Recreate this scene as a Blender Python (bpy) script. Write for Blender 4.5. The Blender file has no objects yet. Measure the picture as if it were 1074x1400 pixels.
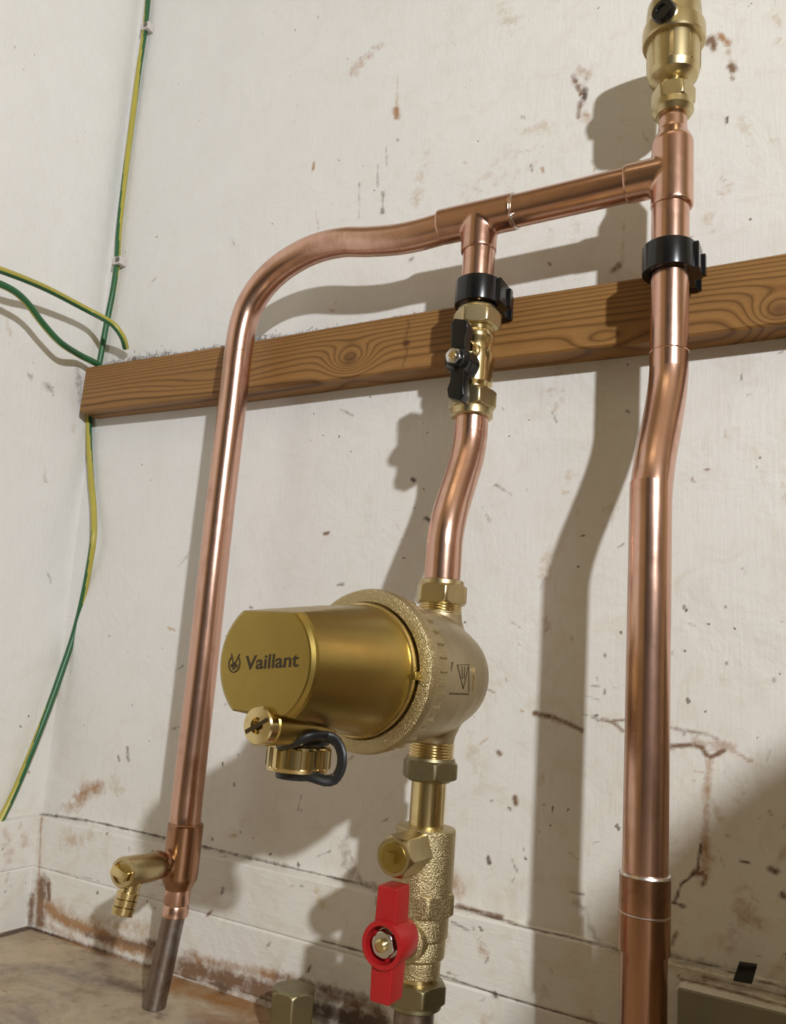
import bpy, bmesh, math, random
import numpy as np
from mathutils import Vector, Matrix
random.seed(7); rng = np.random.default_rng(7)
S = bpy.context.scene
COL = S.collection
# ------------------------------------------------------------------ camera
F_PX = 1108.32                                   # focal length in pixels of a 1074 x 1400 frame
R = np.array([[0.87453821, 0.02795727, 0.4841501],
              [0.47893863, -0.20657937, -0.85319561],
              [0.07616241, 0.97803034, -0.19405137]])
CAM = np.array([0, -0.52, 0.0])
cd = bpy.data.cameras.new('camera'); cam = bpy.data.objects.new('camera', cd); COL.objects.link(cam)
cd.sensor_fit = 'VERTICAL'; cd.sensor_height = 24; cd.sensor_width = 24; cd.lens = 24 * F_PX / 1400
cd.clip_start = 0.01; cd.clip_end = 50
m4 = Matrix([list(R[0]) + [0], list(R[1]) + [-0.52], list(R[2]) + [0], [0, 0, 0, 1]])
cam.matrix_world = m4
S.camera = cam
# ------------------------------------------------------------------ world, lights, exposure
W = bpy.data.worlds.new('world'); S.world = W; W.use_nodes = True
W.node_tree.nodes['Background'].inputs[0].default_value = (1.0, 0.93, 0.80, 1)
W.node_tree.nodes['Background'].inputs[1].default_value = 0.0
def point(name, loc, power, color, radius):
    l = bpy.data.lights.new(name, 'POINT'); l.energy = power; l.color = color; l.shadow_soft_size = radius
    o = bpy.data.objects.new(name, l); COL.objects.link(o); o.location = loc; return o
def area(name, loc, target, power, color, sx, sy):
    l = bpy.data.lights.new(name, 'AREA'); l.energy = power; l.color = color; l.shape = 'RECTANGLE'; l.size = sx; l.size_y = sy
    o = bpy.data.objects.new(name, l); COL.objects.link(o); o.location = loc
    o.rotation_euler = (Vector(target) - Vector(loc)).to_track_quat('-Z', 'Y').to_euler(); return o
LAMP = (0.95, -1.27, 0.70)
point('lamp_light', LAMP, 104, (0.97, 1.0, 1.03), 0.026)
area('fill_area_light', (-0.1, -1.3, 1.95), (-0.1, -1.3, 0), 1.8, (1.0, 0.84, 0.54), 0.9, 0.5)  # soft overhead fill added to lift the ambient light
S.view_settings.view_transform = 'Standard'; S.view_settings.look = 'None'
S.view_settings.exposure = 0.0; S.view_settings.gamma = 1.0; S.view_settings.use_curve_mapping = False

# ------------------------------------------------------------------ helpers
def px_ray(x, y): return R @ np.array([(x - 537) / F_PX, -(y - 700) / F_PX, -1.0])
def at(x, y, p=0.0):                              # point seen at a pixel, p metres in front of the back wall
    d = px_ray(x, y); t = (-p - CAM[1]) / d[1]; return CAM + t * d
def atx(x, y, X):                                 # ... on the plane X = const
    d = px_ray(x, y); t = (X - CAM[0]) / d[0]; return CAM + t * d
def project(P):
    V = (np.asarray(P) - CAM) @ R
    return 537 - V[..., 0] / V[..., 2] * F_PX, 700 + V[..., 1] / V[..., 2] * F_PX

class MB:
    def __init__(s): s.v = []; s.f = []; s.m = []
    def add(s, vs, fs, mi=0):
        o = len(s.v); s.v += [tuple(map(float, v)) for v in vs]
        s.f += [tuple(i + o for i in f) for f in fs]
        s.m += (list(mi) if isinstance(mi, (list, tuple)) else [mi] * len(fs))
        return s
    def mesh(s, name, mats, sharp=35, smooth=True, bevel=0):
        me = bpy.data.meshes.new(name); me.from_pydata(s.v, [], s.f)
        for m in (mats if isinstance(mats, (list, tuple)) else [mats]): me.materials.append(m)
        me.polygons.foreach_set('material_index', s.m)
        bm = bmesh.new(); bm.from_mesh(me); bmesh.ops.recalc_face_normals(bm, faces=bm.faces)
        if bevel:
            es = [e for e in bm.edges if len(e.link_faces) == 2 and e.calc_face_angle(0) > 0.5]
            bmesh.ops.bevel(bm, geom=es, offset=bevel, segments=3, profile=0.6, affect='EDGES')
        bm.to_mesh(me); bm.free()
        if smooth:
            me.polygons.foreach_set('use_smooth', [True] * len(me.polygons)); me.set_sharp_from_angle(angle=math.radians(sharp))
        me.update(); return me
    def build(s, name, mats, parent=None, **k):
        o = bpy.data.objects.new(name, s.mesh(name, mats, **k)); COL.objects.link(o)
        if parent: o.parent = parent; o.matrix_parent_inverse = PW(parent)
        return o
def PW(p):                                        # parts are modelled in world coordinates
    return Matrix.Translation(-p.location) if p.parent is None else Matrix.Identity(4)
def empty(name, loc, label, cat, group=None):
    o = bpy.data.objects.new(name, None); o.empty_display_size = 0.01; COL.objects.link(o); o.location = Vector([float(c) for c in loc])
    tag(o, label, cat, group); return o
def tag(o, label=None, cat=None, group=None, kind=None):
    if label: o['label'] = label
    if cat: o['category'] = cat
    if group: o['group'] = group
    if kind: o['kind'] = kind
    return o
def basis(axis, ref=None):
    a = np.array(axis, float); a /= np.linalg.norm(a)
    r = np.array(ref if ref is not None else ((0, 0, 1) if abs(a[2]) < 0.9 else (1, 0, 0)), float)
    u = r - (r @ a) * a; u /= np.linalg.norm(u); return a, u, np.cross(a, u)
def rev(mb, origin, axis, rings, n=64, ref=None, cap=True, mi=0):
    """surface of revolution; rings = [(h, r)], r a number or a function of the angle"""
    a, u, v = basis(axis, ref); o = np.array(origin, float); vs = []
    for h, r in rings:
        for i in range(n):
            t = 2 * math.pi * i / n; q = r(t) if callable(r) else r
            vs.append(o + a * h + (u * math.cos(t) + v * math.sin(t)) * q)
    fs = []
    for j in range(len(rings) - 1):
        for i in range(n):
            k = (i + 1) % n; fs.append((j * n + i, j * n + k, (j + 1) * n + k, (j + 1) * n + i))
    if cap: fs.append(tuple(range(n))[::-1]); fs.append(tuple((len(rings) - 1) * n + i for i in range(n)))
    mb.add(vs, fs, mi); return mb
def hexf(ap, lim, rot=0):
    def f(t):
        d = ((t + rot + math.pi / 6) % (math.pi / 3)) - math.pi / 6
        return min(ap / math.cos(d), lim)
    return f
def hexnut(mb, origin, axis, h0, h1, ap, rot=0, ch0=True, ch1=True, ref=None, n=96, sides=None):
    R1 = ap * 1.155; H = abs(h1 - h0) * 0.14; s = 1 if h1 > h0 else -1; rg = []
    if ch0: rg += [(h0, ap * 0.97)] + [(h0 + s * H * k, hexf(ap, ap * (1.0 + 0.155 * k), rot)) for k in (0.25, 0.5, 0.75, 1)]
    else: rg += [(h0, hexf(ap, 1, rot))]
    if ch1: rg += [(h1 - s * H * k, hexf(ap, ap * (1.0 + 0.155 * k), rot)) for k in (1, 0.75, 0.5, 0.25)] + [(h1, ap * 0.97)]
    else: rg += [(h1, hexf(ap, 1, rot))]
    return rev(mb, origin, axis, rg, n, ref)
def smooth_path(pts, step=0.003):
    P = [np.array(p, float) for p in pts]; P = [2 * P[0] - P[1]] + P + [2 * P[-1] - P[-2]]; out = []
    for i in range(1, len(P) - 2):
        a, b, c, d = P[i - 1:i + 3]; k = max(2, int(np.linalg.norm(c - b) / step))
        for j in range(k):
            t = j / k
            out.append(0.5 * ((2 * b) + (c - a) * t + (2 * a - 5 * b + 4 * c - d) * t * t + (3 * b - a - 3 * c + d) * t ** 3))
    out.append(P[-2]); return out
def tube(mb, pts, r, n=40, ref=(1, 0, 0), twist=0.0, split=None, cap=True, flat=None, ph=0.0):
    vs = []; fs = []; ms = []; P = pts; L = len(P); u = None; acc = 0
    for i in range(L):
        t = P[min(i + 1, L - 1)] - P[max(i - 1, 0)]; t = t / np.linalg.norm(t)
        if u is None: u = np.array(ref, float)
        u = u - (u @ t) * t; u /= np.linalg.norm(u); w = np.cross(t, u)
        rr = r(i / (L - 1)) if callable(r) else r
        for k in range(n):
            A = 2 * math.pi * k / n + 0
            c, s_ = math.cos(A), math.sin(A)
            if flat: s_ *= flat
            vs.append(P[i] + (u * c + w * s_) * rr)
        if i: acc += np.linalg.norm(P[i] - P[i - 1])
        if i < L - 1:
            for k in range(n):
                fs.append((i * n + k, i * n + (k + 1) % n, (i + 1) * n + (k + 1) % n, (i + 1) * n + k))
                if split is None: ms.append(0)
                else:
                    A = ((k + 0.5) / n + ph + twist * (acc + 0.02 * math.sin(acc * 9))) % 1.0
                    ms.append(1 if A < split else 0)
    if cap:
        fs.append(tuple(range(n))[::-1]); fs.append(tuple((L - 1) * n + k for k in range(n))); ms += [0, 0]
    mb.add(vs, fs, ms); return mb
def box(mb, lo, hi, mi=0, M=None):
    vs = [(x, y, z) for x in (lo[0], hi[0]) for y in (lo[1], hi[1]) for z in (lo[2], hi[2])]
    if M is not None: vs = [tuple(M @ np.array(v)) if not isinstance(M, tuple) else tuple(M[0] + M[1] @ np.array(v)) for v in vs]
    mb.add(vs, [(0, 1, 3, 2), (4, 6, 7, 5), (0, 4, 5, 1), (2, 3, 7, 6), (0, 2, 6, 4), (1, 5, 7, 3)], mi); return mb
def prism(mb, poly, o, ux, uy, n, d0, d1, mi=0):
    """polygon in the plane (ux, uy) through o, extruded along n from d0 to d1"""
    o, ux, uy, n = [np.array(q, float) for q in (o, ux, uy, n)]; k = len(poly)
    vs = [o + ux * a + uy * b + n * d for d in (d0, d1) for a, b in poly]
    mb.add(vs, [tuple(range(k))[::-1], tuple(range(k, 2 * k))] + [(i, (i + 1) % k, k + (i + 1) % k, k + i) for i in range(k)], mi); return mb
def remesh(o, vox=0.0008, it=6):
    m = o.modifiers.new('fuse', 'REMESH'); m.mode = 'VOXEL'; m.voxel_size = vox; m.use_smooth_shade = True
    s = o.modifiers.new('fillet', 'SMOOTH'); s.iterations = it; s.factor = 0.6; return o

# ------------------------------------------------------------------ node materials
def mat(name):
    m = bpy.data.materials.new(name); m.use_nodes = True; nt = m.node_tree
    return m, nt, nt.nodes['Principled BSDF']
def N(nt, typ, **k):
    n = nt.nodes.new(typ)
    for a, b in k.items():
        if a.startswith('i_'):
            key = a[2:].replace('_', ' '); n.inputs[int(key) if key.isdigit() else key].default_value = b
        else: setattr(n, a, b)
    return n
def coords(nt, scale=(1, 1, 1), kind='Object'):
    tc = N(nt, 'ShaderNodeTexCoord'); mp = N(nt, 'ShaderNodeMapping'); mp.inputs['Scale'].default_value = scale
    nt.links.new(tc.outputs[kind], mp.inputs['Vector']); return mp.outputs[0]
def noise(nt, vec, scale, detail=4, rough=0.6, dist=0.0):
    n = N(nt, 'ShaderNodeTexNoise'); n.inputs['Scale'].default_value = scale; n.inputs['Detail'].default_value = detail
    n.inputs['Roughness'].default_value = rough; n.inputs['Distortion'].default_value = dist
    nt.links.new(vec, n.inputs['Vector']); return n.outputs['Fac']
def ramp(nt, fac, stops):
    r = N(nt, 'ShaderNodeValToRGB'); e = r.color_ramp.elements
    while len(e) < len(stops): e.new(0.5)
    for q, (p, c) in zip(e, stops): q.position = p; q.color = (c if len(c) == 4 else (*c, 1)) if isinstance(c, tuple) else (c, c, c, 1)
    nt.links.new(fac, r.inputs[0]); return r.outputs[0]
def mix(nt, fac, a, b, blend='MIX'):
    m = N(nt, 'ShaderNodeMix', data_type='RGBA', blend_type=blend)
    for s, v in ((0, fac), (6, a), (7, b)):
        if isinstance(v, (int, float)): m.inputs[s].default_value = v
        elif isinstance(v, tuple): m.inputs[s].default_value = (*v, 1) if len(v) == 3 else v
        else: nt.links.new(v, m.inputs[s])
    return m.outputs[2]
def math_(nt, op, a, b=None, clamp=False):
    m = N(nt, 'ShaderNodeMath', operation=op, use_clamp=clamp)
    for s, v in ((0, a), (1, b)):
        if v is None: continue
        if isinstance(v, (int, float)): m.inputs[s].default_value = v
        else: nt.links.new(v, m.inputs[s])
    return m.outputs[0]
def bump(nt, bsdf, h, strength, dist=0.001, prev=None):
    b = N(nt, 'ShaderNodeBump'); b.inputs['Strength'].default_value = strength; b.inputs['Distance'].default_value = dist
    nt.links.new(h, b.inputs['Height'])
    if prev is not None: nt.links.new(prev, b.inputs['Normal'])
    nt.links.new(b.outputs[0], bsdf.inputs['Normal']); return b.outputs[0]
def srgb(r, g, b):
    f = lambda c: (c / 255 / 12.92) if c / 255 <= 0.04045 else ((c / 255 + 0.055) / 1.055) ** 2.4
    return (f(r), f(g), f(b))

def copper_mat(name, base, dark, stretch=(60, 60, 3), rough=(0.2, 0.42), patch=0.5, bumpk=0.12, spots=None):
    m, nt, b = mat(name); v = coords(nt, stretch); v1 = coords(nt)
    st = noise(nt, v, 6, 5, 0.65); pa = noise(nt, v1, 28, 5, 0.6, 0.6); fine = noise(nt, v, 30, 3, 0.6)
    c = mix(nt, ramp(nt, st, [(0.38, 0.0), (0.72, 1.0)]), base, tuple(x * 0.86 for x in base))
    c = mix(nt, math_(nt, 'MULTIPLY', ramp(nt, pa, [(0.5, 0.0), (0.7, 1.0)]), patch), c, dark)
    if spots:
        sp = noise(nt, v1, 70, 6, 0.7, 0.3)
        c = mix(nt, ramp(nt, sp, [(0.45, 0.0), (0.62, 1.0)]), c, spots)
    nt.links.new(c, b.inputs['Base Color']); b.inputs['Metallic'].default_value = 1
    rr = mix(nt, st, (rough[0],) * 3, (rough[1],) * 3)
    rr = mix(nt, math_(nt, 'MULTIPLY', ramp(nt, pa, [(0.45, 0.0), (0.75, 1.0)]), 0.5), rr, (rough[1] + 0.08,) * 3)
    nt.links.new(rr, b.inputs['Roughness'])
    big = noise(nt, v1, 55, 2, 0.5)
    p = bump(nt, b, fine, bumpk, 0.0002); bump(nt, b, big, 0.10, 0.0012, p); return m
def brass_mat(name, base, rough=0.25, grain=0.0, gscale=900, tarnish=0.3, dark=(0.25, 0.16, 0.05)):
    m, nt, b = mat(name); v1 = coords(nt)
    pa = noise(nt, v1, 60, 5, 0.6, 0.4); g = noise(nt, v1, gscale, 2, 0.5)
    c = mix(nt, math_(nt, 'MULTIPLY', ramp(nt, pa, [(0.42, 0.0), (0.72, 1.0)]), tarnish), base, dark)
    nt.links.new(c, b.inputs['Base Color']); b.inputs['Metallic'].default_value = 1
    nt.links.new(mix(nt, pa, (rough * 0.75,) * 3, (rough * 1.3,) * 3), b.inputs['Roughness'])
    p = bump(nt, b, g, grain if grain else 0.05, 0.0006 if grain else 0.0002)
    return m
def plain_mat(name, col, rough=0.4, metal=0.0, bk=0.06, bscale=400, spec=0.5, coat=0):
    m, nt, b = mat(name); v1 = coords(nt); n = noise(nt, v1, bscale, 3, 0.6); big = noise(nt, v1, 40, 3, 0.6)
    nt.links.new(mix(nt, big, tuple(x * 0.85 for x in col), tuple(min(1, x * 1.12) for x in col)), b.inputs['Base Color'])
    b.inputs['Roughness'].default_value = rough; b.inputs['Metallic'].default_value = metal
    b.inputs['Specular IOR Level'].default_value = spec; b.inputs['Coat Weight'].default_value = coat
    bump(nt, b, n, bk, 0.0004); return m

COPPER = copper_mat('bright_copper', (0.70, 0.435, 0.335), (0.40, 0.20, 0.125), rough=(0.15, 0.30))
COPPER_X = copper_mat('bright_copper_horizontal', (0.63, 0.38, 0.285), (0.34, 0.17, 0.105), stretch=(3, 60, 60), rough=(0.15, 0.30))
COPPER_DK = copper_mat('tarnished_copper', (0.43, 0.235, 0.145), (0.17, 0.085, 0.04), rough=(0.14, 0.32), patch=0.75)
COPPER_OLD = copper_mat('old_grey_copper', (0.26, 0.19, 0.15), (0.07, 0.06, 0.055), rough=(0.22, 0.5), patch=0.95, bumpk=0.4, spots=(0.30, 0.27, 0.24))
SOLDER = plain_mat('solder', (0.75, 0.70, 0.66), 0.3, 1.0)
BRASS = brass_mat('polished_brass', (0.72, 0.58, 0.30), 0.20)
BRASS_NUT = brass_mat('nut_brass', (0.58, 0.48, 0.27), 0.30, tarnish=0.35)
BRASS_CAST = brass_mat('cast_brass', (0.56, 0.46, 0.26), 0.36, grain=1.0, gscale=1350, tarnish=0.2)
BRASS_CAST_SOFT = brass_mat('cast_brass_soft', (0.46, 0.375, 0.23), 0.42, grain=0.12, gscale=1500, tarnish=0.15)
BRASS_GOLD = brass_mat('brushed_gold_brass', (0.43, 0.315, 0.090), 0.32, tarnish=0.25, dark=(0.33, 0.22, 0.06))
BRASS_OLIVE = brass_mat('dull_olive_brass', (0.30, 0.26, 0.15), 0.42, tarnish=0.4, dark=(0.12, 0.12, 0.09))
BRASS_DARK = plain_mat('brass_recess', (0.07, 0.045, 0.015), 0.6, 0.6)
PRINT = plain_mat('dark_engraving', (0.035, 0.022, 0.008), 0.6)
BLACK = plain_mat('black_plastic', (0.006, 0.006, 0.007), 0.22, bk=0.04, spec=0.5)
RUBBER = plain_mat('black_rubber', (0.012, 0.013, 0.015), 0.42)
RED = plain_mat('red_plastic', (0.40, 0.012, 0.014), 0.34, bk=0.1, bscale=700)
CHROME = plain_mat('zinc_plated_steel', (0.66, 0.64, 0.62), 0.22, 1.0)
GREEN = plain_mat('green_insulation', (0.022, 0.115, 0.040), 0.35)
YELLOW = plain_mat('yellow_insulation', (0.42, 0.36, 0.06), 0.35)
WHITE_PL = plain_mat('grubby_white_plastic', (0.60, 0.56, 0.52), 0.4)
NAIL = plain_mat('dull_nail_steel', (0.25, 0.22, 0.20), 0.4, 1.0)
FLUFF = plain_mat('grey_dust_fluff', (0.42, 0.40, 0.40), 0.95)
GREYBOARD = plain_mat('olive_grey_paint', (0.23, 0.205, 0.135), 0.5, bk=0.15, bscale=120)

# wall paint: off-white, brushed, with rust and drip stains from a painted-on mask (rgb = stain colour, a = amount)
def wall_mat(name, horizontal=False):
    m, nt, b = mat(name); v1 = coords(nt)
    att = N(nt, 'ShaderNodeAttribute', attribute_name='stain'); dirt = N(nt, 'ShaderNodeAttribute', attribute_name='dirt')
    br = noise(nt, coords(nt, (0.12, 1, 1) if horizontal else (1, 1, 0.10)), 420, 4, 0.65)
    n1 = noise(nt, v1, 160, 6, 0.7, 0.5); n2 = noise(nt, v1, 14, 5, 0.6, 0.5); n3 = noise(nt, v1, 45, 5, 0.65, 0.8)
    base = mix(nt, n2, (0.72, 0.71, 0.69), (0.80, 0.79, 0.772))
    # faint tan smudges, more of them where the wall is dirtier
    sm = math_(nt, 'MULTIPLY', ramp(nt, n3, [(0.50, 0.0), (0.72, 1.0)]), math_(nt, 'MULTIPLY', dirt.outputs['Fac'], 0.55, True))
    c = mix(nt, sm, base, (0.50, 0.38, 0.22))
    c = mix(nt, math_(nt, 'MULTIPLY', dirt.outputs['Fac'], 0.45), c, (0.70, 0.615, 0.455))  # dirt tint, also deepened to dim the bright right side through colour
    c = mix(nt, math_(nt, 'MULTIPLY', ramp(nt, br, [(0.55, 0.0), (0.75, 1.0)]), 0.12), c, (0.42, 0.38, 0.33))
    # stains broken up by noise
    k = math_(nt, 'ADD', att.outputs['Alpha'], math_(nt, 'MULTIPLY', math_(nt, 'SUBTRACT', n1, 0.5), 1.5))
    k = math_(nt, 'ADD', k, math_(nt, 'MULTIPLY', math_(nt, 'SUBTRACT', n3, 0.5), 0.9))
    k = math_(nt, 'MULTIPLY', ramp(nt, k, [(0.15, 0.0), (0.85, 0.90)]), ramp(nt, att.outputs['Alpha'], [(0.0, 0.0), (0.14, 1.0)]))
    c = mix(nt, k, c, att.outputs['Color'])
    # chips and specks
    vo = N(nt, 'ShaderNodeTexVoronoi', feature='F1'); vo.inputs['Scale'].default_value = 75; vo.inputs['Randomness'].default_value = 1
    wv = N(nt, 'ShaderNodeVectorMath', operation='ADD'); nn = N(nt, 'ShaderNodeTexNoise'); nn.inputs['Scale'].default_value = 300; nt.links.new(v1, nn.inputs['Vector'])
    sc = N(nt, 'ShaderNodeVectorMath', operation='SCALE'); sc.inputs['Scale'].default_value = 0.006
    nt.links.new(nn.outputs['Color'], sc.inputs[0]); nt.links.new(v1, wv.inputs[0]); nt.links.new(sc.outputs[0], wv.inputs[1]); nt.links.new(wv.outputs[0], vo.inputs['Vector'])
    sx = N(nt, 'ShaderNodeSeparateColor'); nt.links.new(vo.outputs['Color'], sx.inputs[0])
    thr = math_(nt, 'MULTIPLY', math_(nt, 'MULTIPLY', ramp(nt, sx.outputs[0], [(0.50, 0.0), (0.98, 1.0)]), math_(nt, 'ADD', math_(nt, 'MULTIPLY', dirt.outputs['Fac'], 1.2), 0.32)), 0.14)
    spk = math_(nt, 'LESS_THAN', vo.outputs['Distance'], thr)
    spc = mix(nt, sx.outputs[1], (0.09, 0.07, 0.05), (0.36, 0.28, 0.20))
    c = mix(nt, math_(nt, 'MULTIPLY', spk, 0.8), c, spc)
    nt.links.new(c, b.inputs['Base Color']); b.inputs['Roughness'].default_value = 0.5; b.inputs['Specular IOR Level'].default_value = 0.35
    p = bump(nt, b, br, 0.36, 0.0008); p = bump(nt, b, n3, 0.16, 0.0018, p); p = bump(nt, b, n2, 0.35, 0.006, p)
    bump(nt, b, math_(nt, 'SUBTRACT', 1.0, spk), 0.4, 0.0008, p); return m
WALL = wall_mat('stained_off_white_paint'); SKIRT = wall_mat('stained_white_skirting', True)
def floor_material():
    m, nt, b = mat('stained_floor'); v = coords(nt); vs = coords(nt, (1, 1.15, 1))
    a = noise(nt, vs, 9, 8, 0.62, 1.2); c2 = noise(nt, vs, 26, 6, 0.65, 0.8); g = noise(nt, v, 420, 3, 0.6)
    att = N(nt, 'ShaderNodeAttribute', attribute_name='stain')
    c = ramp(nt, a, [(0.30, (0.20, 0.165, 0.145)), (0.44, (0.38, 0.305, 0.22)), (0.56, (0.50, 0.40, 0.27)), (0.70, (0.32, 0.255, 0.19))])
    c = mix(nt, math_(nt, 'MULTIPLY', ramp(nt, c2, [(0.45, 0.0), (0.66, 1.0)]), 0.6), c, (0.25, 0.165, 0.085))
    f3 = noise(nt, vs, 85, 6, 0.7, 0.6); c = mix(nt, math_(nt, 'MULTIPLY', ramp(nt, f3, [(0.46, 0.0), (0.60, 1.0)]), 0.45), c, (0.46, 0.38, 0.27)); c = mix(nt, math_(nt, 'MULTIPLY', ramp(nt, f3, [(0.30, 1.0), (0.42, 0.0)]), 0.6), c, (0.12, 0.085, 0.06))
    c = mix(nt, ramp(nt, math_(nt, 'ADD', att.outputs['Alpha'], math_(nt, 'MULTIPLY', math_(nt, 'SUBTRACT', c2, 0.5), 1.0)), [(0.25, 0.0), (0.7, 1.0)]), c, att.outputs['Color'])
    c = mix(nt, math_(nt, 'MULTIPLY', ramp(nt, g, [(0.62, 0.0), (0.72, 1.0)]), 0.35), c, (0.5, 0.44, 0.36))
    nt.links.new(c, b.inputs['Base Color']); nt.links.new(mix(nt, c2, (0.30,) * 3, (0.62,) * 3), b.inputs['Roughness'])
    p = bump(nt, b, g, 0.2, 0.0006); bump(nt, b, a, 0.4, 0.004, p); return m
FLOOR = floor_material()
def wood_material():
    m, nt, b = mat('aged_pine'); g = N(nt, 'ShaderNodeAttribute', attribute_name='grain'); d = N(nt, 'ShaderNodeAttribute', attribute_name='knot')
    v = coords(nt, (4, 30, 30)); fine = noise(nt, v, 40, 4, 0.6); big = noise(nt, coords(nt, (1, 4, 4)), 9, 3, 0.5)
    gg = math_(nt, 'ADD', g.outputs['Fac'], math_(nt, 'MULTIPLY', math_(nt, 'SUBTRACT', big, 0.5), 0.9))
    rings = N(nt, 'ShaderNodeTexNoise', noise_dimensions='1D'); rings.inputs['Scale'].default_value = 1.0; rings.inputs['Detail'].default_value = 1.5
    nt.links.new(gg, rings.inputs['W'])
    saw = math_(nt, 'FRACT', gg)
    c = ramp(nt, saw, [(0.0, (0.19, 0.087, 0.024)), (0.25, (0.31, 0.155, 0.047)), (0.72, (0.25, 0.125, 0.038)), (0.90, (0.062, 0.022, 0.005)), (1.0, (0.19, 0.087, 0.024))])
    c = mix(nt, math_(nt, 'MULTIPLY', ramp(nt, rings.outputs['Fac'], [(0.3, 0.0), (0.7, 1.0)]), 0.40), c, (0.34, 0.175, 0.058))
    c = mix(nt, math_(nt, 'MULTIPLY', ramp(nt, fine, [(0.4, 0.0), (0.7, 1.0)]), 0.22), c, (0.14, 0.065, 0.025))
    c = mix(nt, d.outputs['Fac'], c, (0.075, 0.03, 0.012))
    nt.links.new(c, b.inputs['Base Color']); b.inputs['Roughness'].default_value = 0.45; b.inputs['Specular IOR Level'].default_value = 0.3
    p = bump(nt, b, saw, 0.10, 0.0006); bump(nt, b, fine, 0.15, 0.0005, p); return m
WOOD = wood_material()
def room_mat(name, col):
    m, nt, b = mat(name); n = noise(nt, coords(nt), 3, 4)
    nt.links.new(mix(nt, n, tuple(c * 0.85 for c in col), col), b.inputs['Base Color']); b.inputs['Roughness'].default_value = 0.7; return m
ROOM = room_mat('plain_room_paint', (0.32, 0.245, 0.12)); ROOM_DK = room_mat('dark_room_paint', (0.06, 0.048, 0.032)); CEIL = room_mat('ceiling_paint', (0.42, 0.34, 0.22))

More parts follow.
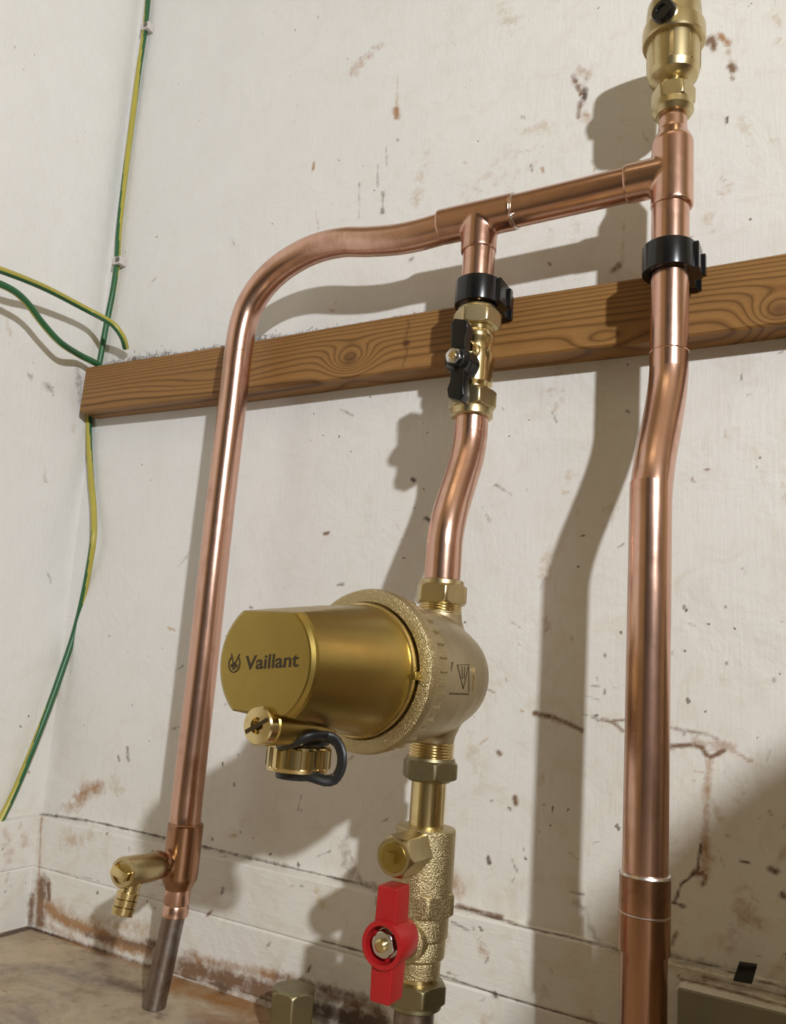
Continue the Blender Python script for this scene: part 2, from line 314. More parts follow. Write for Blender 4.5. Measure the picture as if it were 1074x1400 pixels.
# ------------------------------------------------------------------ stains: strokes in the photograph's frame, laid onto the surfaces themselves
RUST = srgb(110, 72, 36); TAN = srgb(180, 150, 108); DKB = srgb(70, 42, 22); ORG = srgb(160, 112, 62); GRY = srgb(120, 112, 98); PINK = srgb(170, 135, 112)
STROKES = [
 ([(57, 1113), (120, 1122), (180, 1135), (300, 1163), (440, 1196), (520, 1216)], 1.7, .85, DKB), ([(520, 1216), (610, 1236), (720, 1268), (790, 1285), (862, 1303)], 1.7, .9, DKB), ([(480, 1180), (490, 1205), (520, 1215)], 7, .45, RUST), ([(905, 1303), (960, 1317), (1020, 1335), (1074, 1352)], 2.0, .9, DKB),
 ([(57, 1113), (54, 1180), (50, 1262)], 1.5, .6, ORG), ([(40, 1268), (120, 1293), (220, 1326), (330, 1356), (400, 1378), (470, 1397)], 2.2, .95, DKB), ([(0, 1280), (40, 1268)], 2.5, .95, DKB),
 ([(440, 1286), (520, 1307), (622, 1340), (700, 1366), (816, 1400)], 1.4, .85, DKB), ([(57, 1186), (130, 1203), (262, 1238)], 1.0, .4, GRY),
 ([(240, 1345), (330, 1372), (400, 1400)], 26, .55, srgb(150, 105, 55)), ([(260, 1380), (330, 1410)], 22, .45, srgb(128, 80, 36)), ([(150, 1340), (210, 1360)], 10, .5, DKB), ([(60, 1290), (150, 1330)], 12, .25, DKB),  # polyline, radius px, strength, colour
 ([(541, 150), (542, 160)], 4.5, 1.0, ORG), ([(543, 105), (542, 148)], 1.6, .45, TAN), ([(429, 222), (428, 232)], 2, .8, ORG), ([(483, 99), (500, 80), (518, 60)], 6, .35, ORG),
 ([(694, 20), (700, 30)], 18, .30, TAN), ([(720, 200), (740, 170)], 24, .22, TAN), ([(690, 240), (650, 270)], 22, .2, TAN), ([(790, 118), (793, 128)], 4, .9, RUST), ([(800, 122), (798, 135)], 4, .85, DKB), ([(793, 140), (790, 160)], 4, .8, RUST),
 ([(797, 95), (805, 100)], 8, .4, PINK), ([(783, 105), (786, 112)], 4, .75, RUST), ([(741, 231), (742, 234)], 3, .9, ORG), ([(713, 160), (717, 161)], 2.5, .7, GRY), ([(800, 155), (803, 165)], 6, .55, ORG),
 ([(967, 58), (972, 52), (976, 64)], 5.5, .95, RUST), ([(985, 50), (993, 58)], 5, .9, ORG), ([(995, 70), (999, 84)], 4, .4, PINK), ([(999, 90), (1001, 95)], 5.5, 1.0, RUST), ([(1000, 105), (1001, 108)], 3, 1.0, RUST), ([(993, 160), (993, 168)], 1.6, 1, DKB),
 ([(523, 262), (523, 290)], 2.0, .7, GRY), ([(523, 284), (523, 290)], 3, .8, GRY), ([(491, 250), (490, 298)], 1.5, .5, GRY), ([(516, 225), (516, 256)], 1.5, .5, GRY), ([(528, 200), (528, 226)], 1.5, .5, GRY),
 ([(110, 1092), (120, 1080), (135, 1075)], 10, .75, ORG), ([(92, 1105), (108, 1100)], 9, .5, ORG), ([(150, 1068), (165, 1078)], 10, .35, TAN),
 ([(58, 1205), (55, 1262)], 8, .95, RUST), ([(66, 1208), (67, 1230)], 3, .95, RUST), ([(44, 1225), (42, 1262)], 5, .8, RUST), ([(62, 1240), (90, 1258), (130, 1275), (170, 1292), (205, 1300)], 11, .95, ORG), ([(120, 1278), (165, 1287), (205, 1297)], 6, .95, DKB),
 ([(205, 1290), (222, 1294)], 8, .8, DKB), ([(75, 1240), (110, 1258), (150, 1262), (200, 1270)], 10, .5, TAN), ([(60, 1262), (120, 1295), (200, 1322)], 8, .55, ORG),
 ([(250, 1322), (300, 1336), (345, 1350), (400, 1362)], 17, .95, RUST), ([(260, 1310), (330, 1325), (400, 1340)], 9, .65, ORG), ([(300, 1345), (305, 1352)], 8, 1, DKB), ([(380, 1335), (440, 1352), (500, 1366)], 7, .7, DKB), ([(400, 1372), (450, 1385), (520, 1398)], 16, .95, DKB), ([(440, 1360), (520, 1384)], 12, .7, RUST),
 ([(90, 1150), (125, 1140)], 14, .35, TAN), ([(432, 1215), (440, 1238)], 7, .40, srgb(186, 165, 105)), ([(455, 1215), (462, 1235)], 5, .32, srgb(186, 165, 105)),
 ([(915, 1020), (945, 1018), (960, 1022)], 4, .95, RUST), ([(948, 1014), (985, 1018), (1002, 1024)], 7, .6, PINK), ([(955, 1020), (970, 1036), (990, 1026)], 3.5, .95, RUST), ([(1000, 1026), (1025, 1040)], 3, .6, ORG), ([(915, 995), (960, 1003), (980, 1010)], 3, .6, RUST),
 ([(968, 1042), (966, 1100), (963, 1190)], 6, .62, ORG), ([(968, 1090), (985, 1120)], 7, .42, TAN), ([(958, 1155), (953, 1190), (930, 1210), (922, 1235)], 2.6, .9, DKB), ([(948, 1192), (965, 1196), (962, 1208)], 4, .9, RUST), ([(966, 1160), (966, 1200)], 8, .5, ORG),
 ([(920, 1234), (935, 1240)], 2.5, .9, DKB), ([(924, 1275), (918, 1290)], 4, .7, RUST), ([(730, 975), (760, 982), (795, 998)], 3.2, .8, RUST), ([(822, 984), (838, 988), (852, 1000)], 2.5, .8, RUST), ([(838, 986), (855, 984)], 2, .8, RUST),
 ([(703, 1090), (705, 1099)], 3.6, .95, RUST), ([(667, 1172), (669, 1180)], 3.2, 1, DKB), ([(681, 1028), (683, 1031)], 3, .9, RUST), ([(618, 1205), (628, 1220)], 9, .5, ORG), ([(655, 1290), (660, 1302)], 10, .45, ORG), ([(625, 1238), (685, 1254)], 3, .85, RUST), ([(676, 1358), (678, 1361)], 3.5, 1, DKB),
 ([(790, 1235), (795, 1242)], 6, .6, RUST), ([(800, 1240), (815, 1290)], 5, .35, GRY), ([(1010, 1215), (1020, 1260), (1000, 1290)], 20, .35, ORG), ([(1053, 1188), (1060, 1192)], 6, .85, DKB), ([(1068, 1222), (1072, 1226)], 4, .9, DKB), ([(1010, 1176), (1024, 1180)], 2, 1, DKB), ([(1060, 1180), (1074, 1160)], 6, .4, ORG),
 ([(915, 1308), (1000, 1330), (1074, 1352)], 8, .5, GRY), ([(915, 1325), (1000, 1345), (1074, 1370)], 10, .38, TAN), ([(930, 1338), (990, 1352), (1074, 1376)], 3, .85, RUST), ([(960, 1336), (1020, 1350), (1074, 1362)], 3, .7, DKB), ([(820, 1290), (850, 1300)], 7, .5, RUST), ([(845, 362), (838, 370)], 5, .8, RUST), ([(852, 300), (850, 360)], 1.8, .5, TAN),
 ([(350, 455), (400, 430), (480, 415), (560, 408)], 2, .0, GRY), ([(470, 1150), (480, 1200)], 10, .35, RUST), ([(640, 250), (700, 258)], 10, .15, TAN), ([(640, 1000), (650, 1060)], 12, .2, TAN), ([(60, 640), (62, 660)], 2, .4, GRY), ([(66, 785), (70, 797)], 2, .6, GRY), ([(64, 527), (70, 532)], 5, .55, GRY), ([(40, 512), (44, 516)], 4, .4, GRY), ([(8, 435), (14, 455)], 5, .3, TAN),
 ([(106, 505), (112, 560)], 5, .40, GRY), ([(98, 540), (100, 590)], 4, .25, TAN), ([(6, 1140), (14, 1180)], 9, .30, PINK), ([(30, 1130), (38, 1155)], 8, .3, ORG), ([(8, 1185), (12, 1210)], 6, .3, PINK), ([(750, 360), (752, 362)], 2, 1, DKB), ([(563, 655), (566, 657)], 2.6, .95, DKB), ([(582, 708), (588, 712)], 3, .9, DKB)]
_r = random.Random(11)
for _ in range(190):                                   # small scuffs and nicks, more of them low down and to the right
    x_, y_ = 90 + 984 * _r.random() ** .7, 1400 * _r.random() ** .55
    a_, l_ = _r.choice([1.57, 1.4, 0.2, -0.6, 0.7]) + _r.uniform(-.4, .4), _r.uniform(2, 11) if _r.random() < .8 else _r.uniform(12, 28)
    STROKES.append(([(x_, y_), (x_ + l_ * math.cos(a_), y_ + l_ * math.sin(a_))], _r.uniform(1.3, 2.1), _r.uniform(.45, .9) * (0.75 if l_ > 12 else 1), _r.choice([DKB, GRY, GRY, RUST, TAN])))
for _ in range(46):                                     # soft tan smears
    x_, y_ = 560 + 520 * _r.random(), 1400 * _r.random() ** .8
    STROKES.append(([(x_, y_), (x_ + _r.uniform(-8, 8), y_ + _r.uniform(4, 34))], _r.uniform(5, 13), _r.uniform(.16, .34), _r.choice([TAN, TAN, ORG])))
def paint(me, V):
    px, py = project(V); n = len(V); col = np.zeros((n, 4)); col[:, :3] = 0.3
    amt = np.zeros(n); acc = np.zeros((n, 3)); wsum = np.full(n, 1e-6)
    for pts, r, s, c in STROKES:
        if s <= 0: continue
        x0 = min(p[0] for p in pts) - 3 * r; x1 = max(p[0] for p in pts) + 3 * r; y0 = min(p[1] for p in pts) - 3 * r; y1 = max(p[1] for p in pts) + 3 * r
        k = np.nonzero((px > x0) & (px < x1) & (py > y0) & (py < y1))[0]
        if not len(k): continue
        d = np.full(len(k), 1e9)
        for a, b in zip(pts[:-1], pts[1:]):
            a = np.array(a, float); b = np.array(b, float); q = np.stack([px[k], py[k]], 1) - a; L = (b - a) @ (b - a)
            t = np.clip(q @ (b - a) / L, 0, 1); d = np.minimum(d, np.linalg.norm(q - t[:, None] * (b - a), axis=1))
        w = s * np.exp(-(d / r) ** 2 * 0.9); amt[k] = np.maximum(amt[k], w); acc[k] += (w[:, None] ** 2) * np.array(c); wsum[k] += w ** 2
    col[:, :3] = acc / wsum[:, None]; col[:, 3] = np.clip(amt, 0, 1)
    a = me.attributes.new('stain', 'FLOAT_COLOR', 'POINT'); a.data.foreach_set('color', col.ravel().astype(np.float32))
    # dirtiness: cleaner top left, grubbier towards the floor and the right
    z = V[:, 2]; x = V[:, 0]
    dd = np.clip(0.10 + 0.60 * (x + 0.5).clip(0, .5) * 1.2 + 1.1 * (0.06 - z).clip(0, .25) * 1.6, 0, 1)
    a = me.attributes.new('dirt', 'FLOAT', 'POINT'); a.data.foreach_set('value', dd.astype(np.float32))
def sheet(name, f, us, vs, m, disp=None, kind='structure'):
    U, Vv = np.meshgrid(us, vs, indexing='ij'); P = f(U.ravel(), Vv.ravel()); a, b = len(us), len(vs)
    I = np.arange(a * b).reshape(a, b); F = np.stack([I[:-1, :-1], I[1:, :-1], I[1:, 1:], I[:-1, 1:]], -1).reshape(-1, 4)
    me = bpy.data.meshes.new(name); me.vertices.add(len(P)); me.vertices.foreach_set('co', P.ravel().astype(np.float32))
    me.loops.add(F.size); me.loops.foreach_set('vertex_index', F.ravel().astype(np.int32)); me.polygons.add(len(F))
    me.polygons.foreach_set('loop_start', np.arange(0, F.size, 4, dtype=np.int32)); me.polygons.foreach_set('loop_total', np.full(len(F), 4, np.int32))
    me.update(calc_edges=True); me.materials.append(m); me.polygons.foreach_set('use_smooth', [True] * len(F)); paint(me, P)
    o = bpy.data.objects.new(name, me); COL.objects.link(o)
    if kind: o['kind'] = kind
    return o
XC = lambda z: -0.628 - 0.045 * (z + 0.13)             # the corner is not quite plumb
FZ = -0.2345                                            # floor level
wz = lambda x, z: 0.0012 * np.sin(x * 13 + z * 7) + 0.0008 * np.sin(x * 31 - z * 23)
xs = np.linspace(0, 1, 540)
def back(u, z):
    x = XC(z) + (0.12 - XC(z)) * u
    k = np.clip(-(XC(z) - x) / 0.02, 0, 1)              # soft painted corner
    return np.stack([x, 0 * x, z], 1)
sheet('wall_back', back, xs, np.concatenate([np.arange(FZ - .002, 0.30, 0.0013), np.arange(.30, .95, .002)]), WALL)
mb = MB(); box(mb, (0.12, 0.0, FZ), (2.7, 0.04, 2.05)); box(mb, (-0.70, 0.0, 0.948), (0.12, 0.04, 2.05)); mb.build('wall_back_far', ROOM, smooth=False)['kind'] = 'structure'
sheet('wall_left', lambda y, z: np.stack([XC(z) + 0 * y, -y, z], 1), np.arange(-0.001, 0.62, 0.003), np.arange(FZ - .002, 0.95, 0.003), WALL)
mb = MB(); box(mb, (-0.72, -3.0, FZ), (-0.66, -0.615, 2.05)); box(mb, (-0.76, -0.62, 0.945), (-0.67, 0, 2.05)); mb.build('wall_left_far', ROOM, smooth=False)['kind'] = 'structure'
# floor
fl = sheet('floor', lambda x, y: np.stack([x, -y, np.full_like(x, FZ) + 0.0006 * np.sin(x * 40) * np.sin(y * 33)], 1), np.arange(-0.66, 0.3, 0.004), np.arange(-0.0, 0.7, 0.004), FLOOR)
mb = MB(); box(mb, (-0.72, -3.0, FZ - .04), (2.7, 0.04, FZ - 0.003)); mb.build('floor_far', ROOM_DK, smooth=False)['kind'] = 'structure'
mb = MB(); box(mb, (-0.76, -3.0, 2.05), (2.7, 0.04, 2.1)); mb.build('ceiling', CEIL, smooth=False)['kind'] = 'structure'
mb = MB(); box(mb, (2.66, -3.0, FZ), (2.7, 0.04, 2.05)); mb.build('wall_right', ROOM, smooth=False)['kind'] = 'structure'
mb = MB(); box(mb, (-0.76, -3.04, FZ), (2.7, -3.0, 2.05)); mb.build('wall_front', ROOM_DK, smooth=False)['kind'] = 'structure'
# skirting: two boards with an open joint between them and a shadow gap on top
SK_T = -0.1455; SK_M = -0.187
zs = np.unique(np.concatenate([np.arange(FZ - .002, SK_T - .003, 0.0013), np.linspace(SK_T - .003, SK_T + .0003, 8), np.linspace(SK_M - .0018, SK_M + .0018, 9)]))
def skp(z): return 0.0085 * np.clip((SK_T - z) / 0.0015, 0, 1) ** 0.6 - 0.0012 * np.exp(-((z - SK_M) / 0.0007) ** 2) * (z < SK_T)
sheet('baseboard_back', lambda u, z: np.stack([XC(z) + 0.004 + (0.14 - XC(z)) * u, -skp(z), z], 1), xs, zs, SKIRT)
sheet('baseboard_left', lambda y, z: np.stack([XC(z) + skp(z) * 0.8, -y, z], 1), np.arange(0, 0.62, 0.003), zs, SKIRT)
# unseen domed cylinder added off to the right to shade the lower right wall
mb = MB(); rev(mb, (.445, -.42, FZ), (0, 0, 1), [(0, .20)] + [(.347, .205)] + [(.347 + .15 * math.sin(a), .005 + .20 * math.cos(a)) for a in np.linspace(.1, 1.55, 12)], 64)
tag(mb.build('shade_cylinder', ROOM), 'domed cylinder added out of view on the right to shade the wall', 'added shade blocker')
# ------------------------------------------------------------------ timber batten
BT = 0.022; BZ0, BZ1 = 0.2205, 0.2662
def wood_attr(me, V):
    x, y, z = V.T; tt = np.clip((z - BZ0 + (y + BT) * .6) / .0457, 0, 2); g = 10.5 * tt ** 1.7 + 3 * tt * np.sin(x * 7) * .3 + (x + .3) * 2.2; kd = np.zeros(len(V))
    for kx, kz, A, sx, sz in ((at(478, 491, BT)[0], at(478, 491, BT)[2], 5.5, .016, .0095), (at(1066, 424, BT)[0], at(1066, 424, BT)[2], 5.5, .015, .010), (-.135, .226, 1.6, .016, .005), (-.47, .236, 1.8, .05, .007)):
        d = ((x - kx) / sx) ** 2 + ((z - kz) / sz) ** 2; g = g + A * np.exp(-d * 0.7)
        if A > 4: kd = np.maximum(kd, 0.62 * np.exp(-(((x - kx) / .0065) ** 2 + ((z - kz) / .0052) ** 2) ** 1.5))
    hx, _, hz = at(555, 469, BT)
    kd = np.maximum(kd, np.exp(-(((x - hx) / .0032) ** 2 + ((z - hz) / .003) ** 2) ** 2))
    kd = np.maximum(kd, 0.75 * np.exp(-((x - hx - .001 * np.sin(z * 300)) / .0007) ** 2) * (np.abs(z - hz) < .019))
    a = me.attributes.new('grain', 'FLOAT', 'POINT'); a.data.foreach_set('value', g.astype(np.float32))
    a = me.attributes.new('knot', 'FLOAT', 'POINT'); a.data.foreach_set('value', np.clip(kd, 0, 1).astype(np.float32))
X0, X1 = -0.6345, 0.16
c = 0.0015                                              # eased arrises
prof = [(0.0, BZ1)] + [(-t, BZ1) for t in np.linspace(.004, BT - c, 5)] + [(-BT, z) for z in np.linspace(BZ1 - c, BZ0 + c, 46)] + [(-t, BZ0) for t in np.linspace(BT - c, .0, 8)]
nx = 560; V = []; Fc = []
for i in range(nx + 1):
    x = X0 + (X1 - X0) * i / nx
    for y, z in prof: V.append((x, y, z + 0.0006 * math.sin(x * 17)))
k = len(prof)
for i in range(nx):
    for j in range(k - 1): Fc.append((i * k + j, i * k + j + 1, (i + 1) * k + j + 1, (i + 1) * k + j))
Fc += [tuple(range(k))[::-1], tuple(nx * k + j for j in range(k))]
mb = MB(); mb.add(V, Fc); bat = mb.build('timber_batten', WOOD, sharp=40); wood_attr(bat.data, np.array(V))
tag(bat, 'orange-brown pine batten with a round knot, fixed level across the wall behind the pipes', 'batten')
# grey dust and cobweb lying along the top of the batten
mb = MB()
for i in range(4200):
    r_ = rng.random()
    px = (150 + 210 * rng.random()) if r_ < .55 else (350 + 90 * rng.random() if r_ < .75 else 440 + 180 * rng.random())
    dens = 1.0 if px < 240 or 330 < px < 385 else 0.35
    X = at(px, 480 - (px - 150) * .165, .012)[0]; h = abs(rng.normal()) * 0.0036 * dens + .0002
    p = np.array([X, -rng.random() * .018, BZ1 + h]); d = rng.normal(size=3); d /= np.linalg.norm(d); w = np.cross(d, rng.normal(size=3)); w /= np.linalg.norm(w)
    L = .0012 + .0020 * rng.random(); mb.add([p - d * L, p + w * .0004, p + d * L, p - w * .0004, p + np.cross(d, w) * .0004], [(0, 1, 4), (1, 2, 4), (2, 3, 4), (3, 0, 4), (0, 3, 2, 1)])
tag(mb.build('dust_fluff', FLUFF, smooth=False), 'grey dust and cobweb fluff lying along the top edge of the pine batten', 'dust', kind='stuff')

# ------------------------------------------------------------------ pipework (22 mm tube, r = 11 mm)
PR = 0.0111; PU = 0.050; XR = -0.0872; XRL = -0.0904; PRL = 0.080; XM = -0.2132; XF = -0.2142; PF = 0.0755; XL = -0.4186
def s_curve(x0, x1, p0, p1, za, zb, z_top, z_bot, n=26):
    pts = [(x0, -p0, z_top)]
    for i in range(n + 1):
        t = i / n; e = t * t * (3 - 2 * t); pts.append((x0 + (x1 - x0) * e, -(p0 + (p1 - p0) * e), za + (zb - za) * t))
    pts.append((x1, -p1, z_bot)); return smooth_path(pts, .003)
def seam(mb, c, axis, r, w=0.0007, mi=0): rev(mb, c, axis, [(-w, r * .99), (-w * .6, r + .0004), (w * .6, r + .0004), (w, r * .99)], 48, mi=mi); return mb
# left-hand bent pipe, from the middle tee over the swan-neck and down
lp = [(-0.236, -PU, .3142), (-0.2469, -PU, .3133), (-0.2645, -PU, .3122), (-0.2828, -PU, .3128), (-0.3060, -PU, .3160), (-0.3284, -PU, .3202), (-0.350, -PU, .3206), (-0.3700, -PU, .3168),
      (-0.3895, -PU, .3085), (-0.4045, -PU, .2965), (-0.4145, -PU, .2815), (-0.4190, -PU, .2650), (-0.4205, -PU, .2450), (-.4205, -PU, .22), (-0.4203, -PU, .19), (-.4200, -PU, .10), (XL, -PU, 0), (-.4180, -PU, -.10), (-.4170, -PU, -.118)]
mb = MB(); tube(mb, smooth_path(lp, .004), PR, 56, ref=(0, 1, 0)); rev(mb, (-.4206, -PU, .241), (0, 0, 1), [(-.0004, PR * .99), (0, PR + .00025), (.0004, PR * .99)], 56)
tag(mb.build('bent_copper_pipe', COPPER), 'long bright copper pipe sweeping down on the left from the horizontal run', 'pipe')
# tee in the middle of the run
def tee(name, c, arms, m, label, vox=.0009, extra=None):
    mb = MB()
    for ax, L, r, r2 in arms: rev(mb, c, ax, [(-0.001, r * .6), (0, r), (L - .0005, r), (L, r2)], 48)
    if extra: extra(mb)
    o = mb.build(name, m); remesh(o, vox, 5); tag(o, label, 'pipe fitting'); return o
TR = 0.01235; CT = (-0.2150, -PU, .3147)
t1 = tee('pipe_tee', CT, [((-1, 0, 0), .0305, TR, TR - .0004), ((1, 0, 0), .0255, TR, TR - .0004), ((0, 0, -1), .0262, TR, TR - .0004)], COPPER_X, 'copper tee in the horizontal run, directly above the black-levered valve')
mb = MB(); seam(mb, (CT[0] + .0258, -PU, CT[2]), (1, 0, 0), TR - .0004, .0006); rev(mb, (CT[0] + .0262, -PU - .0093, CT[2] - .0088), (0, -.7, -.7), [(-.002, .0008), (0, .0017), (.0012, .0011), (.0018, .0002)], 12)
tag(mb.build('solder_ring', SOLDER, t1), 'silvery solder bead with a drip')
mb = MB(); rev(mb, (-.196, -PU, CT[2]), (1, 0, .016), [(0, PR), (.0865, PR)], 56)
tag(mb.build('horizontal_copper_pipe', COPPER_X), 'short straight horizontal copper pipe joining the two tees', 'pipe')
mb = MB(); rev(mb, (CT[0] - .0008 + .0014, -PU, .2893), (0, 0, -1), [(-.003, PR), (.060, PR)], 56)
tag(mb.build('copper_riser', COPPER), 'short copper pipe dropping from the middle tee through the black clip into the valve', 'pipe')
# reducing tee under the air vent
CR = (XR + .0008, -PU, .3165); RR = 0.0126
def red(mb): rev(mb, CR, (0, 0, 1), [(.0, RR), (.0215, RR), (.0295, .0088), (.0385, .0086), (.0392, .0084)], 48)
t2 = tee('reducing_tee', CR, [((0, 0, -1), .0232, RR, RR - .0004), ((-1, 0, 0), .0285, RR - .0004, RR - .0008)], COPPER, 'copper reducing tee at the top of the right-hand pipe, below the brass air vent', extra=red)
mb = MB(); rev(mb, (CR[0], -PU, .350), (0, 0, 1), [(0, .0076), (.004, .0076)] + [(.0045 + .0022 * i + q, .0078 + (.0004 if q in (.0006, .0012) else 0)) for i in range(4) for q in (0, .0006, .0012, .0018)] + [(.0145, .0076), (.02, .0076)], 48)
tag(mb.build('copper_stub_pipe', COPPER), 'thin ringed copper stub between the top tee and the brass air vent nut', 'pipe')
# right-hand pipe with an outward set, then coupler and lower pipe
mb = MB(); tube(mb, s_curve(XR, XRL, PU, PRL, .192, .098, .296, -.092), PR, 56, ref=(0, 1, 0)); rev(mb, (XR, -PU, .1985), (0, 0, 1), [(-.0006, PR * .99), (0, PR + .0003), (.0006, PR * .99)], 56)
tag(mb.build('offset_copper_pipe', COPPER), 'thick bright copper pipe on the right with an outward kink below the batten', 'pipe')
mb = MB(); rc = .01235; zc0 = -.1238; rev(mb, (XRL, -PRL, zc0), (0, 0, 1), [(0, PR), (.0004, rc), (.0172, rc), (.0176, rc - .0005), (.0182, rc - .0005), (.0186, rc), (.0350, rc), (.0356, rc - .0006), (.036, PR)], 64)
cp = mb.build('pipe_coupler', COPPER_DK); tag(cp, 'darker copper sleeve coupler low on the right-hand pipe', 'pipe fitting')
mb = MB(); rev(mb, (XRL, -PRL, zc0 + .0353), (0, 0, 1), [(-.0004, rc), (0, rc + .0003), (.001, rc - .0001), (.0014, PR)], 48); seam(mb, (XRL, -PRL, zc0 + .0179), (0, 0, 1), rc - .0006, .0006)
tag(mb.build('solder_ring', SOLDER, cp), 'bright silver solder rings')
mb = MB(); rev(mb, (XRL, -PRL, FZ), (0, 0, 1), [(0, PR), (.1115, PR)], 56)
tag(mb.build('lower_copper_pipe', COPPER_DK), 'brown-stained copper pipe below the coupler at the bottom right', 'pipe')
# middle pipe with its set
mb = MB(); tube(mb, s_curve(XM + .0006, XF, PU, PF, .160, .078, .176, .048), PR, 56, ref=(0, 1, 0))
tag(mb.build('kinked_copper_pipe', COPPER), 'short kinked copper pipe between the black-levered valve and the brass filter', 'pipe')
mb = MB(); rev(mb, (XF, -PF, FZ), (0, 0, 1), [(0, PR), (-FZ - .172, PR)], 56)
tag(mb.build('dull_copper_pipe', COPPER_OLD), 'dull stained copper pipe under the red-handled valve', 'pipe')

# ------------------------------------------------------------------ black hinged pipe clips
def pipe_clip(x, z, label):
    e = empty('pipe_clip', (x, -BT, z), label, 'pipe clip', 'black hinged pipe clips on the batten')
    H = .0088; ro = .0158; ri = PR + .0002; mb = MB(); n = 48; vs = []; fs = []
    ring = []
    for i in range(n): 
        A = 2 * math.pi * i / n; ring.append((math.cos(A), math.sin(A)))
    for zz in (-H, H):
        for r in (ri, ro):
            for cx, sy in ring: vs.append((x + cx * r, -PU + sy * r, z + zz))
    for i in range(n):
        k = (i + 1) % n
        fs += [(i, k, n + k, n + i), (2 * n + i, 3 * n + i, 3 * n + k, 2 * n + k), (n + i, n + k, 3 * n + k, 3 * n + i), (i, 2 * n + i, 2 * n + k, k)]
    mb.add(vs, fs); mb.build('clip_ring', BLACK, e, bevel=.0007)
    mb = MB(); box(mb, (x - .0125, -PU + .0105, z - H * .95), (x + .0125, -BT - .0034, z + H * .95)); mb.build('stand_off', BLACK, e, bevel=.0008)
    mb = MB(); box(mb, (x - .0150, -BT - .0036, z - H * 1.0), (x + .0150, -BT, z + H * 1.05)); mb.build('base_plate', BLACK, e, bevel=.0006)
    mb = MB(); box(mb, (x + .0118, -PU - .004, z - H * .98), (x + .0178, -PU + .013, z + H * .98)); mb.build('hinge_latch', BLACK, e, bevel=.0009)
    mb = MB(); box(mb, (x + .0168, -PU + .0095, z - H * .75), (x + .0196, -PU + .0145, z + H * .75)); mb.build('latch_lip', BLACK, e, bevel=.0005)
    return e
pipe_clip(XR - .0006, .2578, 'black plastic hinged clip holding the thick right-hand pipe to the batten')
pipe_clip(XM, .2568, 'black plastic hinged clip directly above the black-levered brass valve')

# ------------------------------------------------------------------ isolating valve with black lever
def threads(mb, o, ax, h0, h1, r, pitch=.0012, n=56):
    rg = []; h = h0
    while h + pitch <= h1 + 1e-6: rg += [(h, r - .00045), (h + pitch * .35, r), (h + pitch * .65, r), (h + pitch * .98, r - .00045)]; h += pitch
    rev(mb, o, ax, rg, n)
Z = (0, 0, 1)
e = empty('ball_valve', (XM, -PU, .168), 'small brass isolating valve with black butterfly lever on the middle pipe', 'valve')
o = (XM + .0004, -PU, 0)
mb = MB(); rev(mb, o, Z, [(.1870, .0102), (.1905, .0112), (.192, .0126), (.2055, .0127), (.2095, .0131), (.2130, .0129), (.2138, .0110), (.2205, .0112), (.2225, .0124), (.2275, .0124), (.229, .0114), (.2335, .0108)], 64)
rev(mb, (o[0], -PU, .2115), (0.02, -1, -.05), [(.004, .0085), (.0125, .0078), (.0135, .0066), (.019, .0062)], 40); body = mb.build('valve_body', BRASS, e)
mb = MB(); threads(mb, o, Z, .1845, .1895, .0113); mb.build('thread', BRASS, e)
mb = MB(); threads(mb, o, Z, .2285, .2345, .0118); mb.build('thread', BRASS, e)
mb = MB(); hexnut(mb, o, Z, .2315, .2435, .0142, rot=.20); rev(mb, o, Z, [(.2425, .0138), (.2455, .0136), (.2465, .0128)], 56); mb.build('compression_nut', BRASS_NUT, e)
mb = MB(); hexnut(mb, o, Z, .1870, .1745, .0142, rot=.35); rev(mb, o, Z, [(.1685, .0128), (.1695, .0140), (.1725, .0141), (.1748, .0137)], 56); mb.build('compression_nut', BRASS_NUT, e)
# lever: plane perpendicular to the stem
def bar_poly(w0, w1, L0, L1, n=6):
    return [(-w0, L0), (w0, L0), (w1, L1 - .002), (w1 * .7, L1), (-w1 * .7, L1), (-w1, L1 - .002)]
LX, LP, LZ = XM + .0018, .086, .2030
LZ = at(622, 489, LP)[2]; LX = at(622, 489, LP)[0]
nrm = np.array([.02, -1, -.02]); nrm /= np.linalg.norm(nrm); ux = np.array([1, 0.02, 0]); uy = np.array([0, -.02, 1])
mb = MB(); rev(mb, (LX, -LP, LZ), nrm, [(-.0190, .0062), (-.017, .0098), (-.012, .0100), (-.0095, .0088), (-.003, .0088), (-.001, .0068), (0.0012, .0064), (.0016, .0058)], 40); lev = mb.build('lever', BLACK, e)
mb = MB()
prism(mb, [(-.0048, .003), (.0048, .003), (.0042, .0145), (.0060, .020), (.0052, .0262), (-.0040, .0285), (-.0062, .0255), (-.0054, .0145)], (LX, -LP + .0075, LZ), ux, uy, nrm, -.0055, .0045)
prism(mb, [(.0048, -.003), (-.0048, -.003), (-.0044, -.0135), (-.0062, -.019), (-.0052, -.0245), (.0036, -.0272), (.0058, -.0235), (.0048, -.0135)], (LX, -LP + .0075, LZ), ux, uy, nrm, -.0055, .0045)
mb.build('lever_wing', BLACK, lev, bevel=.0011)
mb = MB(); hexnut(mb, (LX, -LP, LZ), nrm, .0, .0042, .0046, rot=.3); mb.build('lever_nut', CHROME, lev)
mb = MB(); rev(mb, (LX, -LP, LZ), nrm, [(.001, .0024), (.0052, .0024), (.0058, .0018)], 24); mb.build('stem_end', BRASS, lev)

